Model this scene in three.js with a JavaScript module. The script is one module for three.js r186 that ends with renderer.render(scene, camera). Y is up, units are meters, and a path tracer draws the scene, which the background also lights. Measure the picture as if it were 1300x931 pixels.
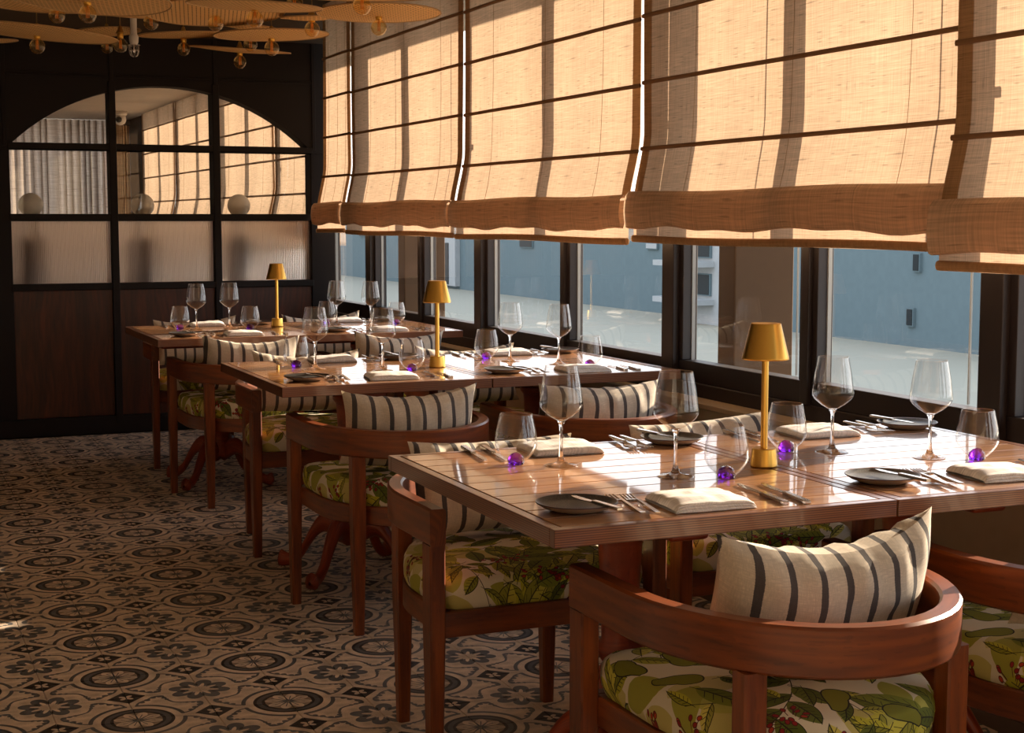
import * as THREE from 'three';
import { RoundedBoxGeometry } from 'three/addons/geometries/RoundedBoxGeometry.js';
import { mergeGeometries, mergeVertices, toCreasedNormals } from 'three/addons/utils/BufferGeometryUtils.js';

// ------------------------------------------------------------------ camera, sky, sun, exposure
const scene = new THREE.Scene();
const camera = new THREE.PerspectiveCamera(27.16, 1300 / 931, 0.05, 400);
camera.position.set(0, 1.303, 0);
camera.rotation.order = 'YXZ';
camera.rotation.set(-THREE.MathUtils.degToRad(5.6), -THREE.MathUtils.degToRad(23.14), 0);
scene.add(camera);

const SUN_SLOPE = 0.325, SUN_SIDE = 0.35;                     // sun over the windows, a little from the far end
const sunDirection = new THREE.Vector3(1, SUN_SLOPE, -SUN_SIDE).normalize();
{ // hazy late afternoon air: pale towards the horizon, soft blue overhead
  const w = 64, h = 64, d = new Float32Array(w * h * 4);
  for (let y = 0; y < h; y++) for (let x = 0; x < w; x++) {
    const up = Math.max(0, Math.sin(((y + .5) / h - .5) * Math.PI)), k = Math.pow(up, .6), o = (y * w + x) * 4;
    d[o] = 1.0 + (.50 - 1.0) * k; d[o + 1] = .95 + (.62 - .95) * k; d[o + 2] = .90 + (.80 - .90) * k; d[o + 3] = 1;
  }
  const air = new THREE.DataTexture(d, w, h, THREE.RGBAFormat, THREE.FloatType);
  air.mapping = THREE.EquirectangularReflectionMapping; air.magFilter = air.minFilter = THREE.LinearFilter; air.needsUpdate = true;
  scene.background = air;
  scene.backgroundIntensity = 1.9;
}

const sun = new THREE.DirectionalLight(new THREE.Color().setRGB(1, 0.81, 0.60), 11.5);
sun.position.set(2.7, 1, -5).addScaledVector(sunDirection, 30);
sun.target.position.set(2.7, 1, -5);
sun.castShadow = true;
sun.shadow.mapSize.set(4096, 4096);
Object.assign(sun.shadow.camera, { left: -14, right: 14, top: 8, bottom: -8, near: 1, far: 80 });
scene.add(sun, sun.target);

const renderer = new THREE.WebGLRenderer({ antialias: true });
renderer.toneMapping = THREE.LinearToneMapping;
renderer.toneMappingExposure = 1.5;
renderer.shadowMap.enabled = true;

// ------------------------------------------------------------------ helpers
const TAU = Math.PI * 2;
function rng(seed) { let s = seed >>> 0; return () => { s = (s + 0x6d2b79f5) | 0; let t = Math.imul(s ^ (s >>> 15), 1 | s); t = (t + Math.imul(t ^ (t >>> 7), 61 | t)) ^ t; return ((t ^ (t >>> 14)) >>> 0) / 4294967296; }; }
const clamp = THREE.MathUtils.clamp, lerp = THREE.MathUtils.lerp, smooth = THREE.MathUtils.smoothstep;
const used = new Map();
function numbered(name) { const n = used.get(name) ?? 0; used.set(name, n + 1); return n ? name + '_' + String(n).padStart(3, '0') : name; }
function part(parent, name, geo, mat, label) {
  const m = new THREE.Mesh(geo, mat); m.name = name; m.castShadow = m.receiveShadow = true;
  if (label) m.userData.label = label;
  parent.add(m); return m;
}
function thing(name, label, category, pos = [0, 0, 0], turn = 0, group) {
  const o = new THREE.Group(); o.name = numbered(name); o.position.set(...pos); o.rotation.y = turn;
  o.userData = { label, category }; if (group) o.userData.group = group;
  scene.add(o); return o;
}
function meshThing(name, geo, mat, label, category, pos = [0, 0, 0], turn = 0, group) {
  const o = part(scene, numbered(name), geo, mat); o.position.set(...pos); o.rotation.y = turn;
  o.userData = { label, category }; if (group) o.userData.group = group; return o;
}
function structure(name) { const o = new THREE.Group(); o.name = name; o.userData = { kind: 'structure' }; scene.add(o); return o; }
function structMesh(name, geo, mat) { const o = part(scene, name, geo, mat); o.userData = { kind: 'structure' }; return o; }
function copyOf(o, label, pos, turn) {
  const c = o.clone(); c.name = numbered(o.name.replace(/_\d{3}$/, '')); c.userData = { ...o.userData, label };
  c.position.set(...pos); c.rotation.y = turn; scene.add(c); return c;
}
// box between two corners with uv in metres, grain along a chosen axis (0 x, 1 y, 2 z)
function uvMetres(geo, grain = 0, scale = 1, du = 0, dv = 0) {
  const g = geo.index ? geo.toNonIndexed() : geo, p = g.attributes.position, uv = new Float32Array(p.count * 2);
  const a = new THREE.Vector3(), b = new THREE.Vector3(), c = new THREE.Vector3(), n = new THREE.Vector3();
  for (let i = 0; i < p.count; i += 3) {
    a.fromBufferAttribute(p, i); b.fromBufferAttribute(p, i + 1); c.fromBufferAttribute(p, i + 2);
    n.crossVectors(b.clone().sub(a), c.clone().sub(a));
    const m = [Math.abs(n.x), Math.abs(n.y), Math.abs(n.z)], k = m.indexOf(Math.max(...m));
    const axes = [0, 1, 2].filter((q) => q !== k);
    const u = axes.includes(grain) ? grain : axes[0], v = axes.find((q) => q !== u);
    [a, b, c].forEach((t, j) => { uv[(i + j) * 2] = t.getComponent(u) * scale + du; uv[(i + j) * 2 + 1] = t.getComponent(v) * scale + dv; });
  }
  g.setAttribute('uv', new THREE.BufferAttribute(uv, 2));
  return g;
}
let boxSeed = 1;
function box(x0, y0, z0, x1, y1, z1, r = 0, grain = 0) {
  const w = x1 - x0, h = y1 - y0, d = z1 - z0;
  const g = r > 0 ? new RoundedBoxGeometry(w, h, d, 1, Math.min(r, w / 2.01, h / 2.01, d / 2.01)) : new THREE.BoxGeometry(w, h, d);
  g.translate((x0 + x1) / 2, (y0 + y1) / 2, (z0 + z1) / 2);
  boxSeed = (boxSeed * 16807) % 2147483647;
  return uvMetres(g, grain, 1, (boxSeed % 97) / 97, (boxSeed % 89) / 89);
}
function lathe(points, seg = 32) { return new THREE.LatheGeometry(points.map((p) => new THREE.Vector2(p[0], p[1])), seg); }
// grid surface from f(u, v) -> [x, y, z], uv from g
function grid(nu, nv, f, uvf, closedU = false) {
  const pos = [], uv = [], idx = [];
  for (let j = 0; j <= nv; j++) for (let i = 0; i <= nu; i++) {
    const u = i / nu, v = j / nv, p = f(u, v); pos.push(p[0], p[1], p[2]);
    const q = uvf ? uvf(u, v, p) : [u, v]; uv.push(q[0], q[1]);
  }
  for (let j = 0; j < nv; j++) for (let i = 0; i < nu; i++) {
    const a = j * (nu + 1) + i, b = a + 1, c = a + nu + 1, d = c + 1; idx.push(a, b, d, a, d, c);
  }
  const g = new THREE.BufferGeometry();
  g.setAttribute('position', new THREE.Float32BufferAttribute(pos, 3));
  g.setAttribute('uv', new THREE.Float32BufferAttribute(uv, 2));
  g.setIndex(idx); g.computeVertexNormals();
  if (closedU) { // weld the normals of the seam
    const n = g.attributes.normal;
    for (let j = 0; j <= nv; j++) {
      const a = j * (nu + 1), b = a + nu, v = new THREE.Vector3(n.getX(a) + n.getX(b), n.getY(a) + n.getY(b), n.getZ(a) + n.getZ(b)).normalize();
      n.setXYZ(a, v.x, v.y, v.z); n.setXYZ(b, v.x, v.y, v.z);
    }
  }
  return g;
}
// rectangular profile with chamfered edges swept along a path in plan; path = [[x, z], ...]
function sweep(path, half, y0, y1, ch = 0.004) {
  const prof = [[half - ch, y0], [half, y0 + ch], [half, y1 - ch], [half - ch, y1], [-half + ch, y1], [-half, y1 - ch], [-half, y0 + ch], [-half + ch, y0]];
  const n = path.length, pos = [], uv = [], idx = []; let s = 0;
  for (let i = 0; i < n; i++) {
    const a = path[Math.max(0, i - 1)], b = path[Math.min(n - 1, i + 1)], l = Math.hypot(b[0] - a[0], b[1] - a[1]), nx = -(b[1] - a[1]) / l, nz = (b[0] - a[0]) / l;
    if (i) s += Math.hypot(path[i][0] - path[i - 1][0], path[i][1] - path[i - 1][1]);
    let t = 0;
    for (let k = 0; k <= 8; k++) {
      const q = prof[k % 8], r = prof[(k + 7) % 8]; if (k) t += Math.hypot(q[0] - r[0], q[1] - r[1]);
      pos.push(path[i][0] + nx * q[0], q[1], path[i][1] + nz * q[0]); uv.push(s, t);
    }
  }
  for (let i = 0; i < n - 1; i++) for (let k = 0; k < 8; k++) { const a = i * 9 + k, b = a + 9; idx.push(a, a + 1, b, a + 1, b + 1, b); }
  for (let k = 1; k < 7; k++) { idx.push(0, k + 1, k); const o = (n - 1) * 9; idx.push(o, o + k, o + k + 1); }
  const g = new THREE.BufferGeometry();
  g.setAttribute('position', new THREE.Float32BufferAttribute(pos, 3)); g.setAttribute('uv', new THREE.Float32BufferAttribute(uv, 2)); g.setIndex(idx);
  return toCreasedNormals(g, 0.5);
}
function tubeAlong(points, r, seg = 20, rad = 8) { return new THREE.TubeGeometry(new THREE.CatmullRomCurve3(points.map((p) => new THREE.Vector3(...p))), seg, r, rad); }
const lattice = new Map();
function noise2(x, y, seed = 0) {
  const h = (i, j) => { let t = (i * 374761393 + j * 668265263 + seed * 974711) | 0; t = Math.imul(t ^ (t >>> 13), 1274126177); return ((t ^ (t >>> 16)) >>> 0) / 4294967296; };
  const i = Math.floor(x), j = Math.floor(y), u = x - i, v = y - j, s = u * u * (3 - 2 * u), t = v * v * (3 - 2 * v);
  return lerp(lerp(h(i, j), h(i + 1, j), s), lerp(h(i, j + 1), h(i + 1, j + 1), s), t);
}
// tiling noise: period px, py lattice cells
function noiseTile(x, y, px, py, seed = 0) {
  const h = (i, j) => { i = ((i % px) + px) % px; j = ((j % py) + py) % py; let t = (i * 374761393 + j * 668265263 + seed * 974711) | 0; t = Math.imul(t ^ (t >>> 13), 1274126177); return ((t ^ (t >>> 16)) >>> 0) / 4294967296; };
  const i = Math.floor(x), j = Math.floor(y), u = x - i, v = y - j, s = u * u * (3 - 2 * u), t = v * v * (3 - 2 * v);
  return lerp(lerp(h(i, j), h(i + 1, j), s), lerp(h(i, j + 1), h(i + 1, j + 1), s), t);
}

// ------------------------------------------------------------------ textures
function dataTexture(size, f, srgb, repeat = 1) {
  const d = new Uint8Array(size * size * 4);
  for (let y = 0; y < size; y++) for (let x = 0; x < size; x++) {
    const c = f(x / size, y / size), o = (y * size + x) * 4;
    d[o] = clamp(c[0], 0, 1) * 255; d[o + 1] = clamp(c[1], 0, 1) * 255; d[o + 2] = clamp(c[2], 0, 1) * 255; d[o + 3] = 255;
  }
  const t = new THREE.DataTexture(d, size, size); t.wrapS = t.wrapT = THREE.RepeatWrapping; t.magFilter = THREE.LinearFilter; t.minFilter = THREE.LinearMipmapLinearFilter;
  t.repeat.set(repeat, repeat); if (srgb) t.colorSpace = THREE.SRGBColorSpace; t.needsUpdate = true; return t;
}
function canvasTexture(w, h, draw, repeat = [1, 1]) {
  const c = document.createElement('canvas'); c.width = w; c.height = h; draw(c.getContext('2d'), w, h);
  const t = new THREE.CanvasTexture(c); t.wrapS = t.wrapT = THREE.RepeatWrapping; t.colorSpace = THREE.SRGBColorSpace; t.repeat.set(...repeat); t.anisotropy = 8; return t;
}
const mix3 = (a, b, t) => [lerp(a[0], b[0], t), lerp(a[1], b[1], t), lerp(a[2], b[2], t)];
const hex = (s) => [1, 3, 5].map((i) => parseInt(s.slice(i, i + 2), 16) / 255);
function woodTexture(dark, light, seed, fine = 1) {
  const a = hex(dark), b = hex(light);
  return dataTexture(512, (u, v) => {
    const w = noiseTile(u * 3, v * 4, 3, 4, seed) * 1.6;
    const g = noiseTile(u * 4 + w * .0, v * 48 + w * 2, 4, 48, seed + 1) * .5 + noiseTile(u * 10, v * 128, 10, 128, seed + 2) * .28 * fine + noiseTile(u * 2, v * 9, 2, 9, seed + 3) * .45;
    const pore = noiseTile(u * 24, v * 200, 24, 200, seed + 4) > .82 ? .18 : 0;
    return mix3(a, b, clamp(g * 1.05 - .12 - pore, 0, 1));
  }, true, 1.6);
}
const T = {};
T.mahogany = woodTexture('#4c1e0d', '#944a18', 11);
T.planks = woodTexture('#8f5e3a', '#cd9a6b', 23);
T.plankEdge = dataTexture(256, (u, v) => { // laminated edge: thin courses
  const k = noiseTile(u * 4, v * 64, 4, 64, 5), band = Math.sin(v * TAU * 8) * .5 + .5;
  return mix3(hex('#4a2213'), hex('#a0673c'), clamp(band * .6 + k * .45 - .05, 0, 1));
}, true); T.plankEdge.repeat.set(2, 29);
T.panel = woodTexture('#241008', '#55270f', 37);
T.red = woodTexture('#6a1f0c', '#b0491f', 53, .4);
T.linen = dataTexture(1024, (u, v) => { // plain weave with slubs
  const warp = noiseTile(u * 320, v * 6, 320, 6, 3), weft = noiseTile(u * 8, v * 320, 8, 320, 4);
  const slub = noiseTile(u * 9, v * 170, 9, 170, 7), slubV = noiseTile(u * 150, v * 7, 150, 7, 8), broad = noiseTile(u * 5, v * 4, 5, 4, 9);
  let k = .80 + .10 * warp + .12 * weft + .06 * (broad - .5);
  if (slub > .84) k -= (slub - .84) * 1.2;
  if (slubV > .9) k -= (slubV - .9) * 1.0;
  return [k, k * .985, k * .965];
}, true);
T.stripe = canvasTexture(512, 512, (c, w, h) => { // one repeat = 0.12 m square: two stripes
  const r = rng(5), im = c.createImageData(w, h);
  for (let y = 0; y < h; y++) for (let x = 0; x < w; x++) {
    const u = x / w, v = y / h, t = Math.abs(((u * 2) % 1) - .5) / .125;         // a stripe every 6 cm, 15 mm wide
    const edge = smooth(1.0 - t + (noiseTile(x / 4, y / 4, 128, 128, 2) - .5) * .12, -.05, .05);
    const weave = .88 + .16 * noiseTile(u * 128, v * 16, 128, 16, 3) * noiseTile(u * 12, v * 128, 12, 128, 4) + .05 * noiseTile(u * 256, v * 256, 256, 256, 6);
    const c0 = mix3(hex('#d8cbb8'), hex('#555050'), edge), o = (y * w + x) * 4;
    for (let k = 0; k < 3; k++) im.data[o + k] = clamp(c0[k] * weave, 0, 1) * 255; im.data[o + 3] = 255;
  }
  c.putImageData(im, 0, 0);
}, [1 / .105, 1 / .105]);
T.foliage = canvasTexture(1536, 1536, (c, w) => { // printed leaf cloth, one repeat = 0.62 m
  const r = rng(77), S = w / .62;
  c.fillStyle = '#ddd2b8'; c.fillRect(0, 0, w, w);
  const wrap = (x, y, rad, f) => { for (const ox of [-w, 0, w]) for (const oy of [-w, 0, w]) if (x + ox > -rad && x + ox < w + rad && y + oy > -rad && y + oy < w + rad) { c.save(); c.translate(x + ox, y + oy); f(); c.restore(); } };
  const leaf = (L, wd, col, line, vein) => {
    c.beginPath(); c.moveTo(0, 0); c.bezierCurveTo(L * .25, -wd, L * .7, -wd * .9, L, 0); c.bezierCurveTo(L * .65, wd * .75, L * .25, wd, 0, 0);
    c.fillStyle = col; c.fill(); c.save(); c.clip();
    c.fillStyle = 'rgba(60,70,10,.35)'; c.beginPath(); c.moveTo(0, 0); c.bezierCurveTo(L * .3, wd * .1, L * .7, wd * .1, L, 0); c.bezierCurveTo(L * .65, wd * .8, L * .25, wd, 0, 0); c.fill();
    c.restore(); c.lineWidth = line; c.strokeStyle = '#23240f'; c.lineCap = 'round'; c.stroke();
    if (vein) { c.lineWidth = line * .7; c.beginPath(); c.moveTo(-L * .12, 0); c.quadraticCurveTo(L * .5, wd * .06, L * .97, 0); for (let k = 1; k < 6; k++) { const t = k / 6.5; c.moveTo(L * t, wd * .03); c.lineTo(L * (t + .12), -wd * .55 * (1 - t * .5)); c.moveTo(L * t, wd * .03); c.lineTo(L * (t + .12), wd * .5 * (1 - t * .5)); } c.stroke(); }
  };
  const greens = ['#a5a126', '#bcb534', '#c8bf48', '#7f8426', '#aaa53c', '#d0c25c', '#666e24'];
  // large soft washes
  for (let i = 0; i < 26; i++) { const x = r() * w, y = r() * w, a = r() * TAU, L = (.10 + r() * .09) * S, col = ['#b3ae52', '#c1b469', '#a09c3c', '#c9bd80'][i % 4]; wrap(x, y, L * 1.3, () => { c.rotate(a); c.beginPath(); c.moveTo(0, 0); c.bezierCurveTo(L * .2, -L * .4, L * .8, -L * .3, L, 0); c.bezierCurveTo(L * .8, L * .3, L * .2, L * .35, 0, 0); c.fillStyle = col; c.fill(); }); }
  // sprays of leaves on dark stems
  for (let i = 0; i < 19; i++) {
    const x = r() * w, y = r() * w, a = r() * TAU, n = 5 + Math.floor(r() * 4), L = (.14 + r() * .08) * S, big = r() < .45, cols = [greens[Math.floor(r() * 7)], greens[Math.floor(r() * 7)]], js = Array.from({ length: 40 }, () => r());
    wrap(x, y, L * 1.9, () => {
      c.rotate(a); c.strokeStyle = '#2a2412'; c.lineWidth = S * .0018; c.beginPath(); c.moveTo(0, 0); c.quadraticCurveTo(L * .5, L * .18, L, 0); c.stroke();
      for (let k = 0; k < n; k++) { const t = (k + .6) / n; c.save(); c.translate(L * t, L * .36 * t * (1 - t)); c.rotate((k % 2 ? 1 : -1) * (.6 + js[k] * .5)); leaf(L * (big ? .52 : .34) * (.8 + js[k + 9] * .4), L * (big ? .17 : .10), cols[k % 2], S * .0016, true); c.restore(); }
    });
  }
  // single big outlined leaves
  for (let i = 0; i < 16; i++) { const x = r() * w, y = r() * w, a = r() * TAU, L = (.07 + r() * .06) * S, col = greens[i % 7]; wrap(x, y, L * 1.2, () => { c.rotate(a); leaf(L, L * .27, col, S * .002, true); }); }
  // dark outlined gourds
  for (let i = 0; i < 7; i++) { const x = r() * w, y = r() * w, a = r() * TAU, L = .035 * S; wrap(x, y, L * 2.4, () => { c.rotate(a); c.beginPath(); c.moveTo(-L, 0); c.bezierCurveTo(-L, -L, L * .4, -L * .5, L * 1.5, -L * .45); c.bezierCurveTo(L * 2, 0, L * 1.4, L * .5, L * .4, L * .55); c.bezierCurveTo(-L * .2, L, -L, L * .7, -L, 0); c.fillStyle = '#7d7c20'; c.fill(); c.lineWidth = S * .0026; c.strokeStyle = '#1d1c0c'; c.stroke(); }); }
  // berries
  for (let i = 0; i < 6; i++) { const x = (i * .37 % 1) * w + r() * 60, y = (i * .61 % 1) * w + r() * 60, js = Array.from({ length: 60 }, () => r()); wrap(x, y, .12 * S, () => { c.strokeStyle = '#4a1c12'; c.lineWidth = S * .0015; for (let k = 0; k < 18; k++) { const a = js[k] * TAU, d = Math.sqrt(js[k + 20]) * .042 * S, bx = Math.cos(a) * d * 1.5, by = Math.sin(a) * d * .8; c.beginPath(); c.moveTo(bx, by); c.lineTo(bx * .5, by * .5 - .01 * S); c.stroke(); c.beginPath(); c.ellipse(bx, by, .0062 * S, .0042 * S, a, 0, TAU); c.fillStyle = k % 4 ? '#8e1b1c' : '#b2391f'; c.fill(); c.stroke(); } }); }
}, [1 / .62, 1 / .62]);
function drawTile(c, S) { // encaustic pattern: ring at (0,0), rosette at (S,S), diamonds at the other corners
  const cream = '#e2d0ba', grey = '#63676b', dark = '#2f2d31';
  c.fillStyle = cream; c.fillRect(0, 0, S, S);
  // waisted frame between the two diamonds: arcs round the ring and the rosette, ends along the diamonds
  c.lineJoin = c.lineCap = 'round'; c.strokeStyle = grey; c.lineWidth = .058 * S; c.beginPath(); c.arc(0, 0, .60 * S, .13, Math.PI / 2 - .13); c.stroke();
  c.lineWidth = .034 * S; c.beginPath(); c.moveTo(.078 * S, .595 * S);
  c.quadraticCurveTo(.10 * S, .74 * S, .25 * S, .80 * S); c.quadraticCurveTo(.36 * S, .96 * S, .47 * S, .90 * S); c.quadraticCurveTo(.50 * S, .66 * S, .572 * S, .572 * S); c.quadraticCurveTo(.66 * S, .50 * S, .90 * S, .47 * S);
  c.quadraticCurveTo(.96 * S, .36 * S, .80 * S, .25 * S); c.quadraticCurveTo(.74 * S, .10 * S, .595 * S, .078 * S); c.stroke(); c.fillStyle = grey;
  for (const m of [0, 1]) for (const [x, y, r2] of [[.17, .72, .045], [.25, .79, .05], [.34, .87, .05], [.43, .89, .05], [.475, .81, .042], [.50, .73, .034]]) { c.beginPath(); c.arc((m ? y : x) * S, (m ? x : y) * S, r2 * S * .85, 0, TAU); c.fill(); }
  // ring
  const disc = (x, y, r, col) => { c.beginPath(); c.arc(x, y, r * S, 0, TAU); c.fillStyle = col; c.fill(); };
  disc(0, 0, .5, cream); disc(0, 0, .47, dark); disc(0, 0, .425, '#5f6266'); disc(0, 0, .355, dark); disc(0, 0, .31, '#a3927f');
  for (let k = 0; k < 8; k++) { const a = (k + .5) * TAU / 8; c.save(); c.rotate(a); c.beginPath(); c.ellipse(.18 * S, 0, .14 * S, .075 * S, 0, 0, TAU); c.fillStyle = cream; c.fill(); c.lineWidth = .014 * S; c.strokeStyle = grey; c.beginPath(); c.moveTo(.06 * S, 0); c.lineTo(.22 * S, 0); c.stroke(); c.restore(); }
  for (let k = 0; k < 8; k++) { c.save(); c.rotate(k * TAU / 8); c.fillStyle = grey; c.beginPath(); c.moveTo(.02 * S, .02 * S); c.lineTo(.29 * S, 0); c.lineTo(.02 * S, -.02 * S); c.fill(); c.restore(); }
  // rosette
  c.save(); c.translate(S, S);
  for (let k = 0; k < 8; k++) { const a = (k + .5) * TAU / 8; c.save(); c.rotate(a); c.fillStyle = grey; c.beginPath(); c.ellipse(.275 * S, 0, .15 * S, .112 * S, 0, 0, TAU); c.fill(); c.fillStyle = cream; c.beginPath(); c.ellipse(.15 * S, 0, .12 * S, .03 * S, 0, 0, TAU); c.fill(); c.restore(); c.save(); c.rotate(k * TAU / 8); c.fillStyle = dark; c.beginPath(); c.ellipse(.23 * S, 0, .036 * S, .022 * S, 0, 0, TAU); c.fill(); c.restore(); }
  c.restore();
  // diamonds
  for (const [x, y] of [[S, 0], [0, S]]) {
    const q = .26 * S; c.fillStyle = cream; c.beginPath(); c.moveTo(x - q * 1.2, y); c.lineTo(x, y - q * 1.2); c.lineTo(x + q * 1.2, y); c.lineTo(x, y + q * 1.2); c.fill();
    c.fillStyle = dark; c.beginPath(); c.moveTo(x - q, y); c.lineTo(x, y - q); c.lineTo(x + q, y); c.lineTo(x, y + q); c.fill();
    c.fillStyle = cream; for (let k = 0; k < 4; k++) { c.save(); c.translate(x, y); c.rotate((k + .5) * TAU / 4); c.beginPath(); c.ellipse(.065 * S, 0, .05 * S, .034 * S, 0, 0, TAU); c.fill(); c.restore(); }
  }
  const r = rng(9), im = c.getImageData(0, 0, S, S);
  for (let y = 0; y < S; y++) for (let x = 0; x < S; x++) { const k = .86 + .2 * noise2(x / 60, y / 60, 4) + .1 * (noise2(x / 3, y / 3, 5) - .5), o = (y * S + x) * 4; for (let q = 0; q < 3; q++) im.data[o + q] = clamp(im.data[o + q] * k, 0, 255); }
  c.putImageData(im, 0, 0);
}
T.tile = canvasTexture(512, 512, (c, S) => drawTile(c, S)); T.tile.wrapS = T.tile.wrapT = THREE.MirroredRepeatWrapping; T.tile.flipY = false;
T.speckle = dataTexture(256, (u, v) => { const k = noiseTile(u * 128, v * 128, 128, 128, 4), b = noiseTile(u * 6, v * 6, 6, 6, 5); return mix3(hex('#171514'), hex('#5f5852'), clamp(smooth(k, .5, .95) + b * .25 - .1, 0, 1)); }, true, 1);
T.cane = canvasTexture(512, 512, (c, w) => { // woven cane: rows of short slanted slots, one repeat = 6 cm
  c.fillStyle = '#e6bb7c'; c.fillRect(0, 0, w, w); const r = rng(3);
  for (let j = 0; j < 8; j++) for (let i = -1; i < 9; i++) { c.save(); c.translate((i + (j % 2) * .5) * w / 8, (j + .5) * w / 8); c.rotate(.5); c.fillStyle = '#5a3814'; c.fillRect(-w * .012, -w * .045, w * .026, w * .09); c.restore(); }
  for (let i = 0; i < 400; i++) { c.fillStyle = r() < .5 ? 'rgba(255,220,160,.12)' : 'rgba(90,50,20,.1)'; c.fillRect(r() * w, r() * w, 40 * r(), 3); }
}, [1 / .17, 1 / .17]);
T.plaster = dataTexture(256, (u, v) => { const k = .9 + .07 * noiseTile(u * 8, v * 8, 8, 8, 1) + .05 * noiseTile(u * 64, v * 64, 64, 64, 2); return [k, k, k]; }, false, .7);
T.fabricBump = dataTexture(256, (u, v) => { const k = .5 + .5 * Math.sin(u * TAU * 64) * Math.sin(v * TAU * 64); return [k, k, k]; }, false, 8);
T.flutes = dataTexture(128, (u) => { const k = Math.abs(Math.sin(u * Math.PI * 8)); return [k, k, k]; }, false, 1 / .09);

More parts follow.
